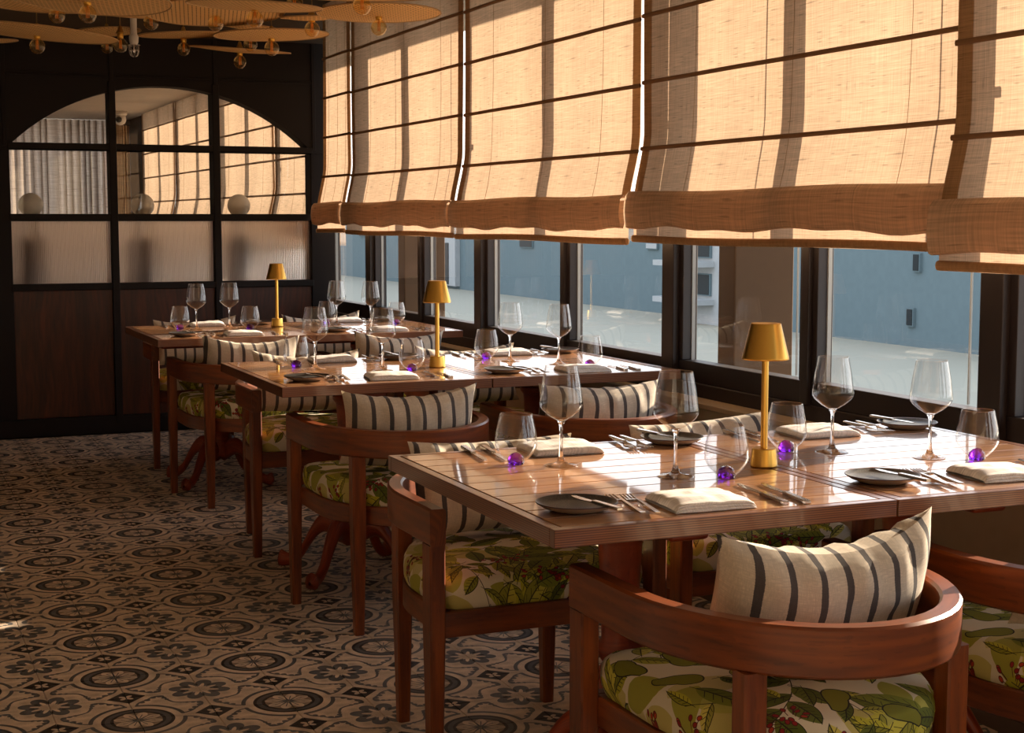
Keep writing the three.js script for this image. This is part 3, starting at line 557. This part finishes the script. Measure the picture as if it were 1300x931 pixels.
function seatCushion() {
  const out = []; const w = .262, zf = .0, zs = .2, b = .325, N = 72, raw = uPath(w, zs, b, zf + .03, 40);
  // closed outline, star-shaped about its centre
  const c = [0, .235], poly = [...raw]; poly.push([w - .03, zf], [0, zf - .004], [-w + .03, zf]);
  const edge = poly.map((p, i) => [p, poly[(i + 1) % poly.length]]);
  const rad = (t) => { const dx = Math.cos(t), dz = Math.sin(t); let best = .3; for (const [p, q] of edge) { const ex = q[0] - p[0], ez = q[1] - p[1], det = dx * -ez + dz * ex; if (Math.abs(det) < 1e-9) continue; const px = p[0] - c[0], pz = p[1] - c[1], s = (px * -ez + pz * ex) / det, u = (dx * pz - dz * px) / det; if (s > 0 && u >= -1e-6 && u <= 1 + 1e-6) best = s; } return best; };
  const R = Array.from({ length: N + 1 }, (_, i) => rad(i / N * TAU));
  const prof = [[0, .40], [.5, .40], [.95, .40], [.995, .408], [1.012, .425], [1.016, .445], [1.008, .462], [.985, .475], [.95, .482], [.8, .489], [.55, .494], [.25, .497], [0, .498]];
  let drop = 0;
  return grid(N, prof.length - 1, (u, v) => { const i = Math.round(u * N), t = u * TAU, p = prof[Math.round(v * (prof.length - 1))], r = R[i] * p[0], wob = p[0] > .9 && p[1] > .41 ? .004 * noise2(i * .5, p[1] * 40, 3) : 0; return [c[0] + Math.cos(t) * (r + wob), p[1], c[1] + Math.sin(t) * (r + wob)]; },
    (u, v, p) => { const t = u * TAU, y = p[1], k = y < .482 ? (.482 - y) : 0; return [p[0] + Math.cos(t) * k, p[2] + Math.sin(t) * k]; }, true);
}
const chairGeo = {
  band: sweep(uPath(.285, .2, .36, -.028), .019, .564, .65, .005),
  rail: sweep(uPath(.255, .2, .315, .02), .014, .345, .405, .003),
  front: box(-.27, .345, -.012, .27, .405, .018, .003, 0),
  seat: seatCushion(),
  frontPosts: [-1, 1].map((s) => taperedLeg(s * .285, 0, .566, .038, .056, .03, .034)),
  rearLegs: [-1, 1].map((s) => taperedLeg(s * .205, .455, .566, .044, .044, .03, .03)),
};
function makeChair(label) {
  const t = thing('dining_chair', label, 'chair', [0, 0, 0], 0, 'curved back dining chairs round the tables');
  part(t, 'arm_back', chairGeo.band, M.chairWood); part(t, 'seat_frame', chairGeo.rail, M.chairWood); part(t, 'front_rail', chairGeo.front, M.chairWood);
  for (const g of [...chairGeo.frontPosts, ...chairGeo.rearLegs]) part(t, 'leg', g, M.chairWood);
  part(t, 'seat', chairGeo.seat, M.foliage, 'leaf print seat pad');
  return t;
}
function pillowGeo(seed, W = .455, H = .25) {
  const r = rng(seed), ph = [r() * 9, r() * 9, r() * 9], sk = (r() - .5) * .03, sheets = [];
  for (const s of [1, -1]) {
    const g = grid(36, 24, (u, v) => {
      const a = u * 2 - 1, b = v * 2 - 1;
      const x = W / 2 * a * (1 - .075 * (1 - b * b) * Math.pow(Math.abs(a), 4)), y = H / 2 * b * (1 - .10 * (1 - Math.pow(a, 2)) * Math.pow(Math.abs(b), 4)) + sk * a * a;
      const e = (1 - Math.pow(Math.abs(a), 3.2)) * (1 - Math.pow(Math.abs(b), 2.6));
      const wr = .007 * Math.pow(Math.max(0, e), .4) * (Math.sin(a * 17 + ph[0] + b * 2) * smooth(b, .25, .95) + .6 * Math.sin(a * 29 + ph[1]) * smooth(b, .45, 1)) + .006 * (noise2(a * 3 + 5, b * 3 + 5, seed) - .5) * e * 2;
      let z = s * (.07 * Math.pow(Math.max(e, 0), .5) + wr * (e > .001 ? 1 : 0));
      return [x, y, z];
    }, (u, v, p) => [p[0] + .03 + seed * .017, p[1]]);
    if (s < 0) { const i = g.index; for (let k = 0; k < i.count; k += 3) { const t = i.getX(k); i.setX(k, i.getX(k + 1)); i.setX(k + 1, t); } g.computeVertexNormals(); }
    sheets.push(g);
  }
  const g = mergeGeometries(sheets), p = g.attributes.position;
  for (let i = 0; i < p.count; i++) { const x = p.getX(i), y = p.getY(i); p.setZ(i, p.getZ(i) - .95 * x * x * (1 + .5 * (y / H))); }   // wrapped round the back
  const m = mergeVertices(g, 1e-5); m.computeVertexNormals(); return m;
}
const SEATS = [ // centre x, front z, +1 faces away from the camera / -1 towards it, small turn
  ['front', 'near', 0, 1.515, -2.53, 1, .0], ['front', 'near', 1, 2.235, -2.56, 1, .0], ['front', 'far', 0, 1.455, -3.19, -1, .0], ['front', 'far', 1, 2.16, -3.31, -1, .04],
  ['middle', 'near', 0, 1.595, -4.93, 1, .0], ['middle', 'near', 1, 2.30, -4.93, 1, -.02], ['middle', 'far', 0, 1.645, -5.68, -1, .0], ['middle', 'far', 1, 2.36, -5.68, -1, .0],
  ['rear', 'near', 0, 1.61, -7.19, 1, .0], ['rear', 'near', 1, 2.34, -7.19, 1, .0], ['rear', 'far', 0, 1.66, -7.93, -1, .0], ['rear', 'far', 1, 2.36, -7.93, -1, .0],
];
let chairProto; const pillowMeshes = [];
SEATS.forEach(([row, edge, side, x, z, f, turn], i) => {
  const where = `${edge === 'near' ? 'camera side' : 'far side'} of the ${row} table, ${side ? 'window' : 'aisle'} end`;
  const label = `curved back mahogany chair on the ${where}`, ry = (f > 0 ? 0 : Math.PI) + turn;
  if (!chairProto) { chairProto = makeChair(label); chairProto.position.set(x, 0, z); chairProto.rotation.y = ry; } else copyOf(chairProto, label, [x, 0, z], ry);
  const r = rng(i + 40), p = part(scene, numbered('throw_pillow'), pillowGeo(i + 1, i === 0 ? .465 : .455), M.stripe);
  p.userData = { label: `striped cream pillow leaning on the chair back, ${where}`, category: 'pillow', group: 'striped pillows on the dining chairs' };
  const c = Math.cos(ry), s = Math.sin(ry), lz = i === 0 ? .345 : .362, lx = i === 0 ? .03 : (r() - .5) * .03;
  p.rotation.order = 'YXZ'; p.rotation.set(.36 + (r() - .5) * .06, ry + (i === 0 ? .05 : (r() - .5) * .08), i === 0 ? .02 : (r() - .5) * .07);
  p.position.set(x + lx * c + lz * s, .622, z - lx * s + lz * c);
  pillowMeshes.push(p);
});

// ------------------------------------------------------------------ tableware
const protos = {};
function put(key, make, label, x, z, turn = 0, y = TY) {
  if (!protos[key]) { const o = make(label); o.position.set(x, y, z); o.rotation.y = turn; protos[key] = o; return o; }
  return copyOf(protos[key], label, [x, y, z], turn);
}
function makeLamp(label) {
  const t = thing('table_lamp', label, 'lamp', [0, 0, 0], 0, 'small brass table lamps');
  part(t, 'base', lathe([[0, 0], [.029, 0], [.0305, .002], [.0305, .005], [.027, .04], [.026, .042], [0, .042]], 40), M.brass);
  part(t, 'pole', lathe([[.0078, .04], [.0078, .262], [0, .262]], 20), M.brass);
  part(t, 'lamp_shade', lathe([[.0505, .243], [.0525, .241], [.052, .245], [.0335, .319], [.032, .321], [0, .322]], 48), M.brass);
  part(t, 'diffuser', lathe([[0, .262], [.046, .262], [.046, .259], [0, .259]], 32), M.whiteMetal);
  return t;
}
function makeWine(label) {
  const t = thing('wine_glass', label, 'glass', [0, 0, 0], 0, 'stemmed wine glasses set on the tables');
  part(t, 'bowl', lathe([[.003, .102], [.012, .1045], [.028, .114], [.042, .126], [.0475, .134], [.0488, .141], [.048, .15], [.0435, .185], [.036, .226], [.0355, .2272], [.035, .226], [.0424, .185], [.0468, .15], [.0477, .145]], 48), M.glass);
  part(t, 'stem', lathe([[.0385, .0008], [.036, .0022], [.02, .0045], [.010, .010], [.0055, .022], [.0038, .04], [.0036, .07], [.0042, .09], [.008, .0995], [.0105, .1035], [.004, .1022], [0, .102]], 24), M.glassSolid);
  part(t, 'foot', lathe([[0, .0004], [.038, .0004], [.0395, .001], [.0385, .0018]], 40), M.glass);
  return t;
}
function makeTumbler(label) {
  const t = thing('water_glass', label, 'glass', [0, 0, 0], 0, 'stemless water glasses with purple bases');
  part(t, 'bowl', lathe([[.0, .004], [.014, .0045], [.024, .010], [.036, .022], [.0445, .034], [.048, .044], [.0478, .052], [.0455, .075], [.040, .10], [.037, .114], [.0363, .1152], [.0358, .114], [.0387, .10], [.0441, .075], [.0463, .052], [.0465, .044], [.0429, .034], [.0344, .0225], [.024, .012], [0, .0065]], 48), M.glass);
  const dome = new THREE.IcosahedronGeometry(.0195, 1); { const p = dome.attributes.position; for (let i = 0; i < p.count; i++) p.setY(i, Math.max(p.getY(i), -.006) * 1.05 + .0075); } dome.computeVertexNormals();
  const g = toCreasedNormals(dome, .1);
  part(t, 'purple_base', g, M.purple, 'faceted purple glass base');
  return t;
}
function makePlate(label) {
  const t = thing('side_plate', label, 'plate', [0, 0, 0], 0, 'dark speckled side plates');
  const top = lathe([[0, .0085], [.05, .0088], [.066, .0115], [.0765, .017]], 56); { const p = top.attributes.position, uv = top.attributes.uv; for (let i = 0; i < p.count; i++) uv.setXY(i, p.getX(i) * 9 + .5, p.getZ(i) * 9 + .5); }
  part(t, 'well', top, M.plateTop); part(t, 'rim', lathe([[.0765, .017], [.0782, .0176], [.0788, .0166], [.078, .0152]], 56), M.plateRim);
  part(t, 'underside', lathe([[.078, .0152], [.066, .0075], [.05, .002], [.045, 0], [0, 0.0005]], 56), M.plateBase);
  return t;
}
// cutlery lies along z, handle end towards +z, bent a little in y
function bendCutlery(g, f) { const p = g.attributes.position; for (let i = 0; i < p.count; i++) p.setY(i, p.getY(i) + f(p.getZ(i))); g.computeVertexNormals(); return g; }
function flatGeo(pts, h, y0, bevel = .0006) { const s = new THREE.Shape(pts.map((p) => new THREE.Vector2(p[0], -p[1]))); const g = new THREE.ExtrudeGeometry(s, { depth: h, bevelEnabled: true, bevelSize: bevel, bevelThickness: bevel, bevelSegments: 1, steps: 1 }); g.rotateX(-Math.PI / 2); g.translate(0, y0, 0); return g; }
const densify = (pts, n = 6) => { const o = []; pts.forEach((p, i) => { const q = pts[(i + 1) % pts.length]; for (let k = 0; k < n; k++) o.push([lerp(p[0], q[0], k / n), lerp(p[1], q[1], k / n)]); }); return o; };
const forkBend = (z) => .004 + .007 * smooth(z, -.035, -.01) * (1 - smooth(z, -.01, .04)) + .003 * smooth(-z, .06, .10) + .0035 * smooth(z, .05, .1);
function makeFork(label) {
  const t = thing('fork', label, 'fork', [0, 0, 0], 0, 'steel forks laid on the tables');
  part(t, 'handle', bendCutlery(flatGeo(densify([[-.0045, .10], [-.0052, .09], [-.0038, .03], [-.0028, -.012], [-.006, -.032], [-.0115, -.04], [-.0122, -.052], [.0122, -.052], [.0115, -.04], [.006, -.032], [.0028, -.012], [.0038, .03], [.0052, .09], [.0045, .10]]), .0018, 0), forkBend), M.steel);
  for (let k = 0; k < 4; k++) { const x = -.0105 + k * .007; part(t, 'tine', bendCutlery(flatGeo(densify([[x - .0014, -.050], [x - .001, -.095], [x + .001, -.095], [x + .0014, -.050]]), .0016, 0, .0004), forkBend), M.steel); }
  return t;
}
function makeKnife(label) {
  const t = thing('table_knife', label, 'knife', [0, 0, 0], 0, 'steel knives laid on the tables');
  part(t, 'handle', flatGeo(densify([[-.005, .105], [-.0062, .098], [-.0055, .04], [-.0045, .0], [.0045, 0], [.0055, .04], [.0062, .098], [.005, .105]]), .005, .001, .0014), M.steel);
  part(t, 'blade', flatGeo(densify([[-.0045, .001], [-.006, -.02], [-.0095, -.05], [-.0098, -.085], [-.005, -.112], [.003, -.118], [.0045, -.08], [.0045, .001]]), .0012, .003, .0003), M.steel);
  return t;
}
function makeButterKnife(label) {
  const t = thing('butter_knife', label, 'knife', [0, 0, 0], 0, 'butter knives resting on the side plates');
  part(t, 'handle', flatGeo(densify([[-.0045, .085], [-.0055, .075], [-.004, .0], [.004, 0], [.0055, .075], [.0045, .085]]), .004, .001, .0012), M.steel);
  part(t, 'blade', flatGeo(densify([[-.004, .001], [-.0095, -.02], [-.010, -.05], [-.004, -.075], [.004, -.07], [.004, .001]]), .0012, .002, .0003), M.steel);
  return t;
}
function makeNapkin(label) { // cloth folded over in layers
  const t = thing('napkin', label, 'napkin', [0, 0, 0], 0, 'folded white napkins on the tables');
  const prof = [], L = .074; // closed profile: soft top, three rolled layers showing at the front edge
  for (let k = 0; k <= 8; k++) prof.push([lerp(-L, L, k / 8), .0006]);
  for (let k = 0; k < 3; k++) for (let i = 0; i <= 6; i++) { const a = -Math.PI / 2 + i / 6 * Math.PI; prof.push([L - .002 * k + .0034 * Math.cos(a), .0034 + k * .0056 + .0027 * Math.sin(a)]); }
  for (let k = 0; k <= 12; k++) prof.push([lerp(L - .004, -L + .004, k / 12), .0176 + .003 * Math.sin(k / 12 * Math.PI) - .001 * Math.sin(k * 1.3)]);
  for (let i = 0; i <= 6; i++) { const a = Math.PI / 2 + i / 6 * Math.PI; prof.push([-L + .004 + .008 * Math.cos(a), .009 + .0084 * Math.sin(a)]); }
  const g = grid(prof.length - 1, 30, (u, v) => { const p = prof[Math.round(u * (prof.length - 1))], q = v * 2 - 1, e = Math.pow(Math.max(0, 1 - Math.pow(Math.abs(q), 9)), .5), n = noise2(v * 7, p[0] * 50 + 4, 2) - .5; return [q * .086 + .002 * Math.sin(p[1] * 400) * e, Math.max(.0005, p[1] * (.3 + .7 * e) * (1 + .12 * Math.sin(v * 5)) + .0035 * n * e * (p[1] / .018)), p[0] * (.97 + .03 * e) + .004 * Math.sin(v * 4 + 1)]; }, (u, v) => [v * .3, u * .9]);
  part(t, 'folded_cloth', g, M.napkin);
  return t;
}
const rowNear = { front: 'front', middle: 'middle', rear: 'rear' };
const PLACE = { // measured places on each row: [x, z] per piece
  front: { near: [[1.231, -2.568, 1.476, -2.525], [1.955, -2.593, 2.232, -2.555]], far: [[1.82, -3.255, 1.51, -3.245], [2.525, -3.25, 2.235, -3.24]], wine: [[1.421, -3.046], [1.586, -2.82], [2.096, -2.976], [2.25, -2.811]], water: [[1.337, -3.105], [1.677, -2.761], [2.003, -3.028], [2.335, -2.75]], lamp: [1.833, -2.86] },
  middle: { near: [[1.383, -5.02, 1.67, -4.97], [2.108, -4.99, 2.39, -4.94]], far: [[1.93, -5.65, 1.66, -5.66], [2.63, -5.65, 2.40, -5.66]], wine: [[1.515, -5.38], [1.721, -5.218], [2.291, -5.379], [2.416, -5.201]], water: [[1.47, -5.478], [1.819, -5.178], [2.246, -5.511], [2.481, -5.066]], lamp: [1.952, -5.275] },
  rear: { near: [[1.385, -7.15, 1.65, -7.10], [2.12, -7.15, 2.37, -7.09]], far: [[1.90, -7.77, 1.62, -7.78], [2.60, -7.77, 2.36, -7.79]], wine: [[1.516, -7.533], [1.692, -7.579], [2.257, -7.598], [2.403, -7.477]], water: [[1.44, -7.563], [1.762, -7.434], [2.231, -7.70], [2.55, -7.50]], lamp: [1.937, -7.585] },
};
for (const row of ['front', 'middle', 'rear']) {
  const P = PLACE[row], on = `${row} table`;
  put('lamp', makeLamp, `small brass lamp in the middle of the ${on}`, ...P.lamp);
  P.wine.forEach(([x, z], k) => put('wine', makeWine, `empty stemmed wine glass of the ${k % 2 ? 'camera side' : 'far side'} setting, ${k > 1 ? 'window' : 'aisle'} end of the ${on}`, x, z));
  P.water.forEach(([x, z], k) => put('water', makeTumbler, `stemless glass with purple base, ${k % 2 ? 'camera side' : 'far side'} setting, ${k > 1 ? 'window' : 'aisle'} end of the ${on}`, x, z, k));
  for (const edge of ['near', 'far']) P[edge].forEach(([px, pz, nx, nz], k) => {
    const where = `${edge === 'near' ? 'camera side' : 'far side'} setting, ${k ? 'window' : 'aisle'} end of the ${on}`, s = edge === 'near' ? 1 : -1, ry = s > 0 ? 0 : Math.PI, r = rng(px * 1000 + pz * 77), j = () => (r() - .5) * .12;
    put('plate', makePlate, `dark speckled side plate, ${where}`, px, pz);
    put('butter', makeButterKnife, `butter knife resting on the plate, ${where}`, px + s * .022, pz + s * .03, ry + .10 + j(), TY + .0165);
    put('napkin', makeNapkin, `folded white napkin, ${where}`, nx, nz, ry - .12 + j());
    put('fork', makeFork, `outer steel fork beside the plate, ${where}`, px + s * .096, pz + s * .012, ry - .15 + j() * .4);
    put('fork', makeFork, `inner steel fork beside the napkin, ${where}`, px + s * .126, pz + s * .02, ry - .15 + j() * .4);
    const kx = s > 0 ? nx + .163 : nx - .163;
    put('knife', makeKnife, `outer steel knife, ${where}`, kx + s * .046, pz + s * .02, ry - .14 + j() * .4);
    put('knife', makeKnife, `inner steel knife beside the napkin, ${where}`, kx, pz + s * .008, ry - .14 + j() * .4);
  });
}

// ------------------------------------------------------------------ woven disc pendants
const discGeo = {};
function pendant(i, [x, y, z, yd, R], label) {
  const t = thing('pendant_lamp', label, 'pendant lamp', [x, y, z], (i * 1.7) % TAU, 'woven disc pendants under the ceiling'), r = rng(i + 300), h = yd - y;
  const d = new THREE.Group();
  if (R > .1) {
    const g = grid(56, 10, (u, v) => { const a = u * TAU, k = v * R; return [Math.cos(a) * k, h - .018 * (1 - v * v) + .006, Math.sin(a) * k]; }, (u, v, p) => [p[0], p[2]], true);
    const tilt = i === 12 ? [.095, 0, -.035] : [(r() - .5) * .10, 0, (r() - .5) * .16]; if (i === 12) t.rotation.y = 0;
    const m = part(t, 'woven_disc', g, M.cane); const rim = part(t, 'disc_rim', new THREE.TorusGeometry(R, .004, 6, 64).rotateX(Math.PI / 2).translate(0, h + .006, 0), M.caneRim);
    for (const o of [m, rim]) { o.position.y = h; o.geometry = o.geometry.clone().translate(0, -h, 0); o.rotation.set(...tilt); }
  }
  part(t, 'lower_socket', lathe([[0, .062], [.014, .062], [.016, .058], [.016, .042], [.013, .034], [0, .034]], 20), M.brass);
  part(t, 'upper_cap', lathe([[0, h + .05], [.008, h + .05], [.014, h + .03], [.02, h + .018], [.026, h + .012], [0, h + .008]], 20), M.brassDark);
  part(t, 'suspension', new THREE.CylinderGeometry(.003, .003, 2.76 - y - h - .04, 8).translate(0, (2.76 - y + h + .04) / 2, 0), M.cord);
  part(t, 'bulb', lathe([[0, -.038], [.014, -.0355], [.027, -.027], [.036, -.012], [.038, 0], [.036, .012], [.028, .026], [.018, .034], [.012, .042], [.012, .048], [.0112, .048], [.0112, .042], [.0172, .0333], [.0268, .0254], [.0346, .0118], [.0366, 0], [.0346, -.0115], [.026, -.026], [.0135, -.0343], [0, -.0366]], 32), M.amber);
  const f = []; for (let k = 0; k < 4; k++) { const a = k * TAU / 4 + .4; f.push(new THREE.CylinderGeometry(.0014, .0014, .044, 6).translate(Math.cos(a) * .006, .006, Math.sin(a) * .006)); }
  f.push(new THREE.CylinderGeometry(.003, .002, .03, 8).translate(0, .028, 0)); part(t, 'filament', mergeGeometries(f), M.filament);
  return t;
}
const PENDANTS = [
  [.84, 2.149, -7.95, 2.211, .39], [.86, 2.223, -7.29, 2.280, .33], [.92, 2.162, -6.73, 2.223, .35], [1.33, 2.271, -8.98, 2.351, .19], [1.28, 2.196, -8.18, 2.245, .06], [1.37, 2.271, -7.78, 2.333, .35], [1.72, 2.252, -8.75, 2.327, .25],
  [1.60, 2.229, -7.35, 2.275, .33], [1.60, 2.157, -6.57, 2.207, .29], [1.85, 2.274, -6.84, 2.328, .29], [2.06, 2.217, -7.30, 2.270, .15], [1.96, 2.161, -7.70, 2.223, .29], [2.05, 2.197, -8.79, 2.262, .29], [2.00, 2.246, -8.32, 2.335, .15],
  [2.27, 2.190, -6.90, 2.252, .29], [1.90, 2.157, -5.99, 2.202, .36], [1.31, 2.288, -7.11, 2.346, .26], [1.62, 2.424, -8.02, 2.527, .32], [.63, 2.270, -8.99, 2.348, .30], [.53, 2.154, -8.60, 2.221, .28],
];
const PLABEL = ['large woven disc pendant over the left arched pane', 'second woven disc pendant from the left along the top edge', 'woven disc pendant with the largest bulb near the top left', 'small far woven disc pendant left of the white sprinkler pipe', 'bare amber bulb pendant just left of the white sprinkler pipe', 'woven disc pendant just right of the white sprinkler pipe', 'woven disc pendant hanging low, right of the sprinkler pipe',
  'broad woven disc pendant over the middle arched pane', 'woven disc pendant with a large bulb over the right arched pane', 'woven disc pendant at the top edge, bulb half cut off', 'small woven disc pendant before the end of the partition', 'woven disc pendant over the right arched pane, showing its underside', 'lowest woven disc pendant, seen edge on below the others', 'small woven disc pendant half hidden behind two others',
  'rightmost woven disc pendant, in front of the linen blind', 'largest woven disc pendant at the top edge before the blinds', 'left of two woven disc pendants cut by the top edge', 'right of two woven disc pendants cut by the top edge', 'upper woven disc pendant cut by the left edge', 'lower woven disc pendant cut by the left edge'];
PENDANTS.forEach((p, i) => pendant(i, p, PLABEL[i]));
{ // white ceiling pipe with a caged sprinkler head
  const t = thing('sprinkler', 'white ceiling pipe ending in a caged sprinkler head', 'sprinkler', [1.395, 2.19, -8.46]);
  part(t, 'pipe', lathe([[.018, .09], [.018, .57], [0, .57]], 20), M.whiteMetal);
  part(t, 'collar', lathe([[0, .045], [.018, .045], [.024, .055], [.026, .085], [.02, .098], [.018, .1]], 20), M.whiteMetal);
  part(t, 'head', lathe([[0, 0], [.009, .004], [.006, .02], [.008, .045], [0, .048]], 14), M.chrome);
  for (let k = 0; k < 4; k++) { const a = k * TAU / 8, c = Math.cos(a), s = Math.sin(a); part(t, 'cage_wire', tubeAlong([[.026 * c, .045, .026 * s], [.026 * c, .005, .026 * s], [.015 * c, -.018, .015 * s], [0, -.022, 0], [-.015 * c, -.018, -.015 * s], [-.026 * c, .005, -.026 * s], [-.026 * c, .045, -.026 * s]], .0014, 24, 5), M.chrome); }
  for (const y of [.04, .012]) part(t, 'cage_ring', new THREE.TorusGeometry(y > .03 ? .034 : .027, .0016, 6, 28).rotateX(Math.PI / 2).translate(0, y, 0), M.chrome);
}

renderer.render(scene, camera);
